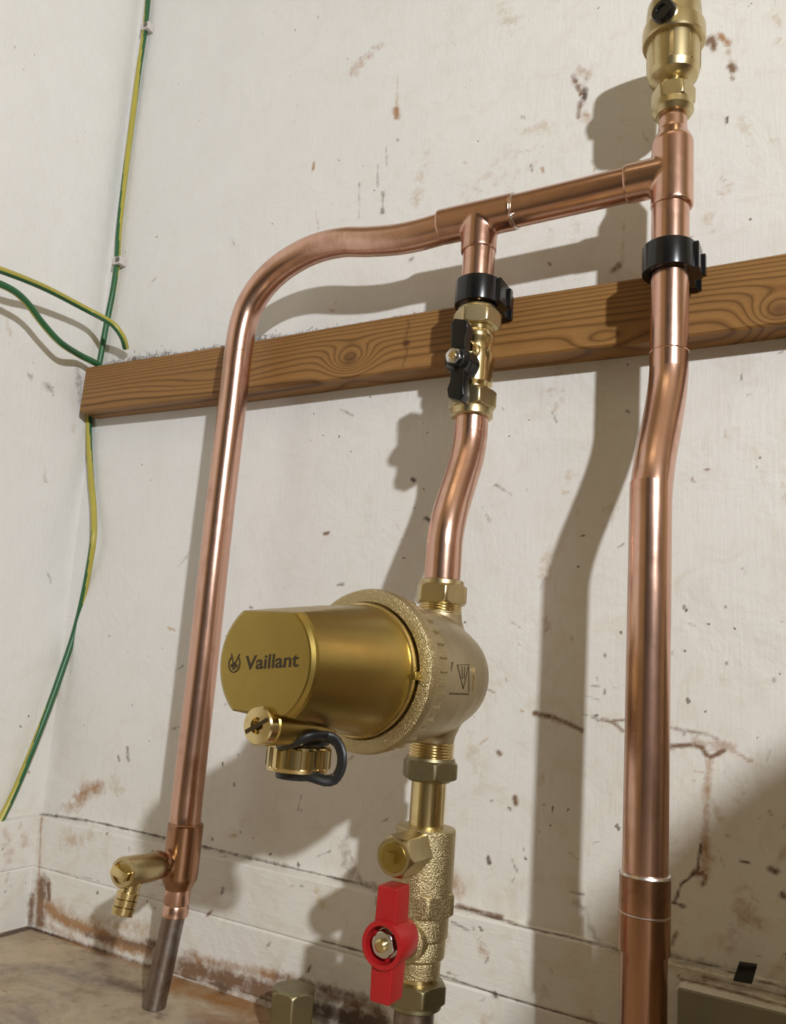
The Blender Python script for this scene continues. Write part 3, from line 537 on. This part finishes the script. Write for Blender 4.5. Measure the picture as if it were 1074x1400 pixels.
# ------------------------------------------------------------------ brass magnetic filter
TH = math.radians(5); U = np.array([-math.sin(TH), -math.cos(TH), 0]); Wr = np.array([math.cos(TH), -math.sin(TH), 0]); OF = np.array([XF, -PF, 0.0004])
fe = empty('magnetic_filter', (XF, -PF, -.059), 'large gold brass system filter with a cylindrical nose printed with lettering', 'filter')
mb = MB(); rev(mb, OF, U, [(-.0315, .004), (-.030, .0115), (-.0265, .0185), (-.0205, .0245), (-.012, .0290), (0, .0325), (.015, .0356), (.032, .0378), (.052, .0388), (.060, .0388)], 96, ref=(0, 0, 1))
rev(mb, (XF, -PF, 0), Z, [(-.0395, .0128), (-.034, .0135), (-.026, .017), (-.01, .02), (.02, .0178), (.031, .0145), (.034, .0135), (.0395, .0130)], 64)
o = mb.build('filter_body', BRASS_CAST_SOFT, fe); remesh(o, .0011, 4)
mb = MB(); Zo = (XF, -PF, 0)
threads(mb, Zo, Z, .0365, .0445, .0132, .0016); rev(mb, Zo, Z, [(.034, .0124), (.046, .0124)], 56); mb.build('threaded_neck', BRASS, fe)
mb = MB(); threads(mb, Zo, Z, -.0475, -.0375, .0135, .0016); rev(mb, Zo, Z, [(-.048, .0126), (-.034, .0126)], 56); mb.build('threaded_neck', BRASS, fe)
mb = MB(); hexnut(mb, Zo, Z, .0425, .0545, .0143, rot=.45); rev(mb, Zo, Z, [(.0535, .0137), (.0568, .0135), (.0576, .0122)], 56); mb.build('compression_nut', BRASS_NUT, fe)
mb = MB(); hexnut(mb, Zo, Z, -.0480, -.0585, .0146, rot=.42); rev(mb, Zo, Z, [(-.0482, .0145), (-.0465, .0142), (-.0462, .0125)], 56); rev(mb, Zo, Z, [(-.0598, .0120), (-.058, .0135)], 56); tag(mb.build('union_nut', BRASS_OLIVE, fe), 'dark olive brass nut')
# retaining ring: ribbed outside, granular face
def ribs(r0, dr, k=40, duty=.55):
    def f(t):
        q = (t * k / (2 * math.pi)) % 1.0; return r0 + dr * min(1, max(0, (duty / 2 - abs(q - .5)) * 14 + .5))
    return f
mb = MB(); n = 640
rev(mb, OF, U, [(.055, .0370), (.0552, .0395), (.0575, ribs(.0400, .0015, 36, .5)), (.0665, ribs(.0400, .0015, 36, .5)), (.0670, .0424), (.0715, .0428), (.0748, .0418), (.0755, .0404), (.0756, .0355), (.0745, .0345), (.0700, .0344)], n, ref=(0, 0, 1))
mb.build('retaining_ring', BRASS_CAST, fe, sharp=28)
mb = MB(); rev(mb, OF, U, [(.071, .0330), (.0765, .0343), (.0785, .0346), (.0800, .0342), (.0803, .0330)], 96); mb.build('seal_flange', BRASS, fe)
# tapered nose with two flats towards the tip
n = 160; vs = []; rg = [(.070, .0336), (.085, .0333), (.10, .0325), (.112, .0316), (.122, .0308), (.132, .0301), (.140, .0296), (.1472, .0292), (.1488, .0286), (.1500, .0270), (.1503, .0262), (.1503, .0001)]
for s_, r in rg:
    zm = .0226 + max(0, .1495 - s_) * .16
    for i in range(n):
        A = 2 * math.pi * i / n; x_ = r * math.cos(A); z_ = r * math.sin(A)
        if r < .001: pass
        elif abs(z_) > zm - (.0006 if s_ > .1495 else 0): z_ = math.copysign(zm - (.0006 if s_ > .1495 else 0), z_)
        vs.append(OF + U * s_ + Wr * x_ + np.array([0, 0, z_]))
fs = [(j * n + i, j * n + (i + 1) % n, (j + 1) * n + (i + 1) % n, (j + 1) * n + i) for j in range(len(rg) - 1) for i in range(n)]
mb = MB(); mb.add(vs, fs); nose = mb.build('filter_nose', BRASS_GOLD, fe, sharp=16)
mb = MB()                                             # small locating lug on the nose beside the ring
lug = OF + U * .077 + Wr * .0338; lm = np.stack([U, Wr, np.array([0, 0, 1.])], 1); box(mb, (-.012, -.0015, -.0022), (.003, .0022, .0022), M=(lug + np.array([0, 0, -.001]), lm)); mb.build('locating_lug', BRASS_GOLD, fe, bevel=.0009)
# lettering and emblem on the front of the nose
def text_mesh(body, size, off=0.0, ext=.00012):
    c = bpy.data.curves.new('lettering', 'FONT'); c.body = body; c.size = size; c.extrude = ext; c.offset = off; c.resolution_u = 6
    t = bpy.data.objects.new('lettering_tmp', c); COL.objects.link(t); bpy.context.view_layer.update()
    me = bpy.data.meshes.new_from_object(t.evaluated_get(bpy.context.evaluated_depsgraph_get())); bpy.data.objects.remove(t); bpy.data.curves.remove(c); return me
def face_pt(px, py):                                    # a pixel on the nose's front plane, as (right, up)
    d = px_ray(px, py); P0 = OF + U * .1503; t = ((P0 - CAM) @ U) / (d @ U); q = CAM + d * t - P0; return q @ Wr, q[2]
a0 = face_pt(334, 915.5); a1 = face_pt(407.5, 911); h = face_pt(342, 896)[1] - face_pt(342, 915)[1]
me = text_mesh('Vaillant', 1.0, .018, .008); co = np.empty(len(me.vertices) * 3); me.vertices.foreach_get('co', co); co = co.reshape(-1, 3)
w_ = np.ptp(co[:, 0]); hh = co[:, 1].max(); co[:, 0] -= co[:, 0].min(); L = a1[0] - a0[0]
out = (OF + U * .15035)[None] + np.outer(a0[0] + co[:, 0] / w_ * L, Wr) + np.outer(co[:, 2] / .008 * .00008, U) + np.outer(a0[1] + co[:, 0] / w_ * (a1[1] - a0[1]) + co[:, 1] / hh * h, (0, 0, 1.))
me.vertices.foreach_set('co', out.ravel()); me.update(); me.materials.clear(); me.materials.append(PRINT)
lt = bpy.data.objects.new('lettering', me); COL.objects.link(lt); lt.parent = nose; lt['label'] = 'dark engraved word Vaillant'
ec = face_pt(320.2, 907.0); mb = MB()
def stroke(mb, pts, wd, closed=False):
    P = [OF + U * .15040 + Wr * (ec[0] + a) + np.array([0, 0, ec[1] + b]) for a, b in pts]
    tube(mb, P, wd, 6, ref=U, flat=1.0)
q = .0036
stroke(mb, [(q * .95 * math.sin(A) * (1.0 if abs(A) < 2 else 1.0), -q * 1.05 * math.cos(A) - .0002) for A in np.linspace(-2.62, 2.62, 40)], .00030)
for sgn in (-1, 1):
    stroke(mb, [(sgn * .0002, -.0004), (sgn * .0010, .0010), (sgn * .0019, .0028), (sgn * .0026, .0044)], .00026)
    stroke(mb, [(sgn * .0011, -.0020), (sgn * .0012, -.0008), (sgn * .0008, .0004)], .00022)
    stroke(mb, [(sgn * .0019, -.0018), (sgn * .0020, -.0004)], .00020)
stroke(mb, [(-.0007, -.0029), (-.0002, -.0020), (-.0003, -.0006), (0, .0004)], .00024); stroke(mb, [(.0007, -.0029), (.0002, -.0020), (.0003, -.0006), (0, .0004)], .00024)
tag(mb.build('emblem', PRINT, nose), 'round engraved hare emblem')
# warning marks etched on the side of the body
def dome_r(s_): return np.interp(s_, [-.0205, -.012, 0, .015, .032, .052], [.0245, .0290, .0325, .0356, .0378, .0388])
def dome(px, py):                                       # first hit of the pixel ray with the domed body
    d = px_ray(px, py); best = None
    for t in np.linspace(.2, .8, 3000):
        P = CAM + d * t - OF; s_ = P @ U; r = math.sqrt(max(1e-9, P @ P - s_ * s_))
        if -.02 < s_ < .05 and r < dome_r(s_) + .0002: return CAM + d * t
    return CAM + d * .5
mb = MB()
for pl in ([(625.5, 909), (641, 908.5), (633.3, 942), (625.5, 909)], [(610, 906), (619, 905.5), (612.5, 935)], [(631.5, 911), (632.2, 928)], [(635.2, 911), (634.6, 928)], [(611, 947.5), (641, 948.5)], [(611, 949), (641, 950)], [(641, 912), (641, 946)]):
    P = []
    for a, b in zip(pl[:-1], pl[1:]):
        for t in np.linspace(0, 1, 9): P.append(dome(a[0] + (b[0] - a[0]) * t, a[1] + (b[1] - a[1]) * t))
    keep = [P[0]] + [P[i] for i in range(1, len(P)) if np.linalg.norm(P[i] - P[i - 1]) > 2e-4]; tube(mb, keep, .00016, 6, ref=(.3, .2, .9))
tag(mb.build('warning_marks', BRASS_DARK, fe), 'etched triangular warning marks')
mb = MB(); P = [dome(647.5, y) for y in np.linspace(913, 944, 8)]; tube(mb, P, .0005, 8); mb.build('pointer_notch', BRASS, fe)
# vent screw under the nose
VS = OF + U * .152 + np.array([0, 0, -.0302])
g_ = face_pt(358, 992); VS = OF + U * .1535 + Wr * g_[0] + np.array([0, 0, g_[1]])
mb = MB(); rev(mb, VS, U, [(-.050, .0062), (-.044, .0086), (-.006, .0088), (-.0052, .0080), (-.004, .0080)], 48); mb.build('screw_boss', BRASS_GOLD, fe)
mb = MB(); rev(mb, VS, U, [(-.0055, .0072), (-.005, .0084), (-.0008, .0084), (.0, .0078), (.0002, .0036), (-.0022, .0030), (-.0022, .0001)], 48); sc = mb.build('vent_screw', BRASS, fe)
mb = MB(); a_ = math.radians(28); dx = Wr * math.cos(a_) + np.array([0, 0, math.sin(a_)]); dy = np.cross(U, dx); mm = np.stack([dx, dy, U], 1)
box(mb, (-.0070, -.0009, -.001), (.0070, .0009, .00035), M=(VS, mm)); mb.build('screw_slot', BRASS_DARK, sc)
# drain outlet with knurled cap and rubber strap
c0 = at(408, 1037, PF + .118 * math.cos(TH) * .97); DC = np.array(c0)
mb = MB(); rev(mb, DC, Z, [(.004, .0105), (.014, .0108), (.018, .0125), (.030, .013)], 48); mb.build('drain_neck', BRASS_CAST, fe)
mb = MB(); rev(mb, DC, Z, [(-.0056, .0140), (-.0054, .0147), (-.0038, .0151), (-.0036, ribs(.0139, .0014, 16, .5)), (.0048, ribs(.0139, .0014, 16, .5)), (.0052, .0149), (.0060, .0145), (.0066, .0100)], 320); cap = mb.build('drain_cap', BRASS, fe, sharp=25)
DZ = DC + np.array([0, 0, 0.0])
def dp(px, py, dpth=0.0): return at(px, py, -DC[1] + dpth)
mb = MB(); rev(mb, DC, Z, [(.0070, .0128), (.0072, .0138), (.0094, .0138), (.0096, .0128)], 48)
tube(mb, smooth_path([dp(374, 1019, .004), dp(385, 1022, .012), dp(402, 1016, .017), dp(425, 1007, .014), dp(446, 1007, .004), dp(460, 1014, .002), dp(467, 1030, .002), dp(466, 1050, .002), dp(457, 1065, .002), dp(444, 1067, .004), dp(428, 1062, .006), dp(408, 1058, .006), dp(392, 1056, .004)], .002), .0030, 16, flat=.62, ref=(0, 1, 0))
mb.build('rubber_strap', RUBBER, cap)
mb = MB(); rev(mb, DC + np.array([0, 0, -.0062]), Z, [(-.0030, .0060), (-.0028, .0100), (0, .0105)], 40); mb.build('strap_button', RUBBER, cap)

# ------------------------------------------------------------------ lower valve assembly with red handle
ve = empty('isolation_valve', (XF, -PF, -.178), 'brass valve with red butterfly handle and a square-ended side plug, below the filter', 'valve')
mb = MB(); rev(mb, Zo, Z, [(-.0880, .0101), (-.0590, .0101)], 56); mb.build('smooth_tail', BRASS, ve)
mb = MB(); rev(mb, Zo, Z, [(-.1200, .0172), (-.0858, .0172), (-.0850, .0164), (-.0849, .0102)], 72); vb = mb.build('valve_body', BRASS_CAST, ve)
mb = MB(); hexnut(mb, Zo, Z, -.1175, -.1310, .0166, rot=.40, ch0=True); mb.build('hexagon', BRASS_CAST, ve)
mb = MB(); rev(mb, Zo, Z, [(-.1305, .0160), (-.1420, .0160), (-.1428, .0150), (-.1436, .0148), (-.1440, .0150), (-.1525, .0148), (-.1540, .0136), (-.1545, .0126), (-.1550, .0130), (-.1625, .0128), (-.1632, .0118)], 72)
rev(mb, (XF, -PF, -.1425), (0, -1, 0), [(.0, .011), (.0175, .0108), (.0185, .0085), (.026, .0080)], 48); mb.build('valve_barrel', BRASS_CAST, ve)
mb = MB(); rev(mb, Zo, Z, [(-.1670, .0122), (-.1625, .0122)], 56); mb.build('polished_collar', BRASS, ve)
mb = MB(); hexnut(mb, Zo, Z, -.1655, -.1765, .0150, rot=.35); rev(mb, Zo, Z, [(-.1795, .0130), (-.1785, .0146), (-.1762, .0144)], 56); tag(mb.build('compression_nut', BRASS_OLIVE, ve), 'dull grey-green compression nut')
# side plug
pc = at(537, 1172, .1185); pax = np.array([0, -1, 0.])
mb = MB(); hexnut(mb, pc, pax, -.0255, 0, .0098, rot=.15, ch0=False); mb.build('side_plug', BRASS_NUT, ve)
mb = MB(); rev(mb, pc, pax, [(0, .0078), (.0006, .0075), (.0006, .0036)], 40); box(mb, (pc[0] - .0027, pc[1] - .0042, pc[2] - .0027), (pc[0] + .0027, pc[1] + .0005, pc[2] + .0027)); mb.build('square_drive', BRASS_GOLD, ve, bevel=.0002)  # dark reflection on the disc face put into its darker brass colour
# red handle
RP = .126; rcn = at(521, 1293, RP); H0 = rcn; n_ = np.array([0., -1, 0]); 
mb = MB(); rev(mb, H0, n_, [(-.0215, .0104), (-.018, .0112), (-.001, .0118), (0, .0114), (.0, .0092), (-.007, .0088), (-.007, .0001)], 64, cap=True); hd = mb.build('handle', RED, ve)
mb = MB()
for sg in (1, -1):
    prism(mb, [(-.0062 * sg, .0095 * sg), (.0062 * sg, .0095 * sg), (.0056 * sg, .0275 * sg), (-.0056 * sg, .0275 * sg)], H0, (1, 0, 0), Z, n_, -.0165, -.0020)
mb.build('handle_wing', RED, hd, bevel=.0008)
mb = MB(); hexnut(mb, H0, n_, -.007, -.0010, .0060, rot=.2); rev(mb, H0, n_, [(-.007, .0072), (-.0064, .0072)], 40); mb.build('handle_nut', CHROME, hd)
mb = MB(); rev(mb, H0, n_, [(-.003, .0034), (.0010, .0032), (.0018, .0022)], 24); mb.build('stem_end', BRASS, hd)

# ------------------------------------------------------------------ automatic air vent (top right)
ae = empty('air_vent', (XR, -PU, .354), 'brass bottle-shaped automatic air vent on top of the right-hand pipe', 'air vent')
ao = (XR + .0008, -PU, 0)
mb = MB(); hexnut(mb, ao, Z, .3640, .3755, .0118, rot=.42); rev(mb, ao, Z, [(.3565, .0082), (.3568, .0104), (.3600, .0126), (.3645, .0122)], 64); mb.build('compression_nut', BRASS_NUT, ae)
mb = MB(); threads(mb, ao, Z, .3745, .3825, .0082, .0015); rev(mb, ao, Z, [(.374, .0074), (.386, .0074)], 40); mb.build('thread', BRASS, ae)
def flats(r, dr, k=8, wd=.18):
    def f(t):
        q = (t * k / (2 * math.pi) + .35) % 1.0; return r + dr * (1 if abs(q - .5) < wd / 2 else 0)
    return f
mb = MB(); rev(mb, ao, Z, [(.3800, .0085), (.3815, .0120), (.3840, .0148), (.3880, .0160), (.3886, flats(.0161, .0004)), (.4100, flats(.0164, .0004)), (.4110, .0165)], 256); mb.build('lower_chamber', BRASS_NUT, ae, sharp=20)
mb = MB(); rev(mb, ao, Z, [(.4085, .0164), (.4088, .0189), (.4100, .0195), (.4185, .0195), (.4205, .0191), (.4210, .0177), (.4224, .0174), (.4320, .0170), (.4370, .0165), (.4400, .0152), (.4418, .0128), (.4426, .0080), (.4428, .0001)], 96); mb.build('upper_chamber', BRASS_NUT, ae, sharp=25)
vp = at(906, 15, .0705)
mb = MB(); rev(mb, vp, (-.35, -1, 0), [(-.014, .0082), (-.004, .0080), (-.003, .0070)], 40); mb.build('vent_boss', BRASS_NUT, ae)
mb = MB(); rev(mb, vp, (-.35, -1, 0), [(-.005, .0072), (.0012, .0072), (.0022, .0066), (.0022, .0036), (.0010, .0034), (.0010, .0001)], 40); mb.build('vent_plug', BLACK, ae)

# ------------------------------------------------------------------ reducing elbow fitting with drain cock (bottom left)
lc = (-.4166, -PU, 0)
mb = MB(); rev(mb, lc, Z, [(-.1615, .0088), (-.1600, .0092), (-.1535, .0124), (-.1500, .0127), (-.1165, .0127), (-.1160, .0120)], 56)
rev(mb, (lc[0], -PU, -.143), (-.35, -1, .0), [(0, .008), (.0150, .0080), (.0158, .0094), (.0215, .0094), (.022, .008)], 48)
o = mb.build('reducing_fitting', COPPER_DK); remesh(o, .0008, 3); tag(o, 'tapered copper reducer with a side boss for the drain cock, low on left pipe', 'pipe fitting')
mb = MB(); rev(mb, lc, Z, [(-.1785, .0082), (-.1780, .0090), (-.1715, .0090), (-.1705, .0084), (-.1695, .0090), (-.1600, .0090)], 48); s2 = mb.build('socket', COPPER, o)
mb = MB(); tube(mb, smooth_path([(lc[0], -PU, -.172), (lc[0] - .001, -PU - .009, FZ)], .004), .0079, 40, ref=(0, 1, 0))
tag(mb.build('old_pipe_stub', COPPER_OLD), 'old grey flux-streaked copper stub rising from the floor at bottom left', 'pipe')
de = empty('drain_cock', (lc[0] - .01, -.075, -.147), 'small brass drain cock angled off the left pipe with a ribbed hose tail', 'drain cock')
T1 = at(167, 1193, .108); T0 = np.array([lc[0] - .0035, -PU - .013, -.143]); ax = (T1 - T0) / np.linalg.norm(T1 - T0); LT = np.linalg.norm(T1 - T0)
mb = MB(); rev(mb, T0, ax, [(0.002, .0060), (.006, .0064), (.010, .0084), (.014, .0094), (LT - .001, .0096), (LT, .0090), (LT, .0072), (LT - .0015, .0070), (LT - .0015, .0001)], 56); mb.build('cock_body', BRASS_NUT, de)
mb = MB(); a_, u_, v_ = basis(ax); mm = np.stack([u_ * math.cos(1.25) + v_ * math.sin(1.25), -u_ * math.sin(1.25) + v_ * math.cos(1.25), a_], 1)
box(mb, (-.0062, -.0028, -.002), (.0062, .0028, .0045), M=(T1, mm)); mb.build('spindle_key', BRASS, de, bevel=.0005)
S0 = T0 + ax * (LT - .013); S1 = at(166, 1251, .1015); sa = (S1 - S0); LS = np.linalg.norm(sa); sa /= LS
rg = [(.003, .0068), (LS - .0150, .0064)]
for i in range(3): rg += [(LS - .0135 + i * .0045 - .0003, .0062), (LS - .0135 + i * .0045, .0076), (LS - .0135 + i * .0045 + .0040, .0068)]
rg += [(LS, .0074), (LS, .0058), (LS - .006, .0056), (LS - .006, .0001)]
mb = MB(); rev(mb, S0, sa, rg, 48); mb.build('hose_tail', BRASS, de, sharp=25)

# ------------------------------------------------------------------ capped nut on the floor
nc = at(402, 1350, .043); no = (nc[0], -.043, 0)
ce = empty('capped_fitting', (nc[0], -.043, FZ), 'dull brass hexagonal cap nut on a stub at the floor, bottom centre', 'pipe fitting')
mb = MB(); hexnut(mb, no, Z, -.2225, nc[2], .0132, rot=.5); mb.build('cap_nut', BRASS_OLIVE, ce)
mb = MB(); rev(mb, no, Z, [(FZ, .0122), (-.230, .0128), (-.2222, .0122)], 48); threads(mb, no, Z, -.2290, -.2228, .0130); mb.build('stub', BRASS_OLIVE, ce)

# ------------------------------------------------------------------ earth cables, green and yellow
def cable(pts, label, tw=6.0, r=.0031, sp=.42, ref=(1, 0, 0), ph=0.0):
    mb = MB(); tube(mb, smooth_path(pts, .003), r, 24, split=sp, twist=tw, ref=ref, ph=ph)
    o = mb.build('earth_cable', [YELLOW, GREEN]); tag(o, label, 'cable', 'green and yellow earth cables'); return o
g1 = [at(x, y, .0045) for x, y in ((208, -70), (204, -20), (198, 40), (189, 100), (180, 170), (171, 240), (163, 310), (160, 358), (154, 400), (146, 440), (137, 490))]
g2 = [at(x, y, p) for x, y, p in ((129, 530, .0042), (122, 560, .0044), (121.5, 600, .0045), (124, 650, .005), (128, 700, .006), (126, 750, .008))] + \
     [atx(x, y, -.622) for x, y in ((106, 850), (80, 930), (50, 1010))] + [atx(x, y, -.6245) for x, y in ((20, 1082), (-12, 1150), (-40, 1230))]
g1[-1] = g1[-1]; cable(g1 + g2, 'green and yellow cable running down the room corner behind the batten end', tw=2.6, sp=.5, r=.0029)
b0 = [at(172, 476, .010), at(168, 462, .018), at(158, 447, .026), at(146, 438, .031), at(120, 424, .041)] + [atx(x, y, X) for x, y, X in ((60, 393, -.618), (0, 369, -.612), (-60, 350, -.62), (-140, 330, -.62))]
cable(b0, 'upper green and yellow cable arching in from the left edge to the batten top', tw=0.1, sp=.32, ref=(0, 0, 1), ph=-.28)
b1 = [at(136, 499, .012), at(126, 494, .020), at(108, 485, .034)] + [atx(x, y, X) for x, y, X in ((82, 468, -.620), (58, 442, -.618), (35, 412, -.616), (12, 394, -.615), (-30, 378, -.618), (-100, 360, -.622))]
cable(b1, 'lower green cable curving from the left edge to the end of the batten', tw=0.2, sp=.48, ref=(0, 0, 1), ph=-.56)
def cable_clip(P, label, rot=0):
    e = empty('cable_clip', P, label, 'cable clip', 'white cable clips on the earth cable'); P = np.array(P)
    mb = MB(); rev(mb, P + np.array([0, 0, -.0042]), Z, [(0, .0040), (0, .0046), (.0084, .0046), (.0084, .0040)], 24); box(mb, tuple(P + np.array([.0020, -.0042, -.0042])), tuple(P + np.array([.0088, .0042, .0042]))); mb.build('clip_body', WHITE_PL, e, bevel=.0006)
    mb = MB(); rev(mb, P + np.array([.0060, -.0038, 0]), (0, -1, 0), [(0, .0012), (.0012, .0012), (.0014, .0026), (.0022, .0024), (.0026, .0010)], 16); mb.build('nail', NAIL, e)
cable_clip(at(198, 40, .0045), 'white nail-in cable clip near the top of the corner cable')
cable_clip(at(160, 359, .0045), 'white nail-in cable clip halfway down, above the batten end')
kc = at(184, 486, .011); kc[2] = BZ1 + .0034
cable_clip(kc, 'grubby loose cable clip lying in dust on top of the batten')

# ------------------------------------------------------------------ bits at the bottom right
gp0 = at(925, 1352, .036); sheet('trim_1', lambda x, y: np.stack([x, -y, gp0[2] - .0015 + .0006 * np.sin(x * 300) * np.sin(y * 500)], 1), np.arange(gp0[0] - .001, .135, .0015), np.arange(.004, .0335, .0015), SKIRT)
mb = MB(); box(mb, (gp0[0] + .001, -.0330, FZ), (.135, -.0088, gp0[2] - .0025)); mb.build('trim_2', SKIRT, smooth=False)['kind'] = 'structure'
mb = MB(); box(mb, (gp0[0], -.036, FZ), (.135, -.0332, gp0[2] + .0005))
tag(mb.build('boxed_panel', GREYBOARD, bevel=.0012), 'olive-grey painted boxing board standing against the skirting at bottom right', 'panel')
bq = at(1017, 1329, .020); mb = MB(); lm = np.stack([(.86, -.2, .18), (0, -.45, .9), (.1, .9, .3)], 1)
prism(mb, [(-.0058, -.0050), (.0036, -.0056), (.0066, .0048), (-.0024, .0050)], bq, (.97, 0, .1), (0, -.35, .93), (0, -.93, -.35), -.0014, .0014)
tag(mb.build('plastic_offcut', BLACK, bevel=.0003), 'small black plastic offcut on the ledge at bottom right', 'debris')
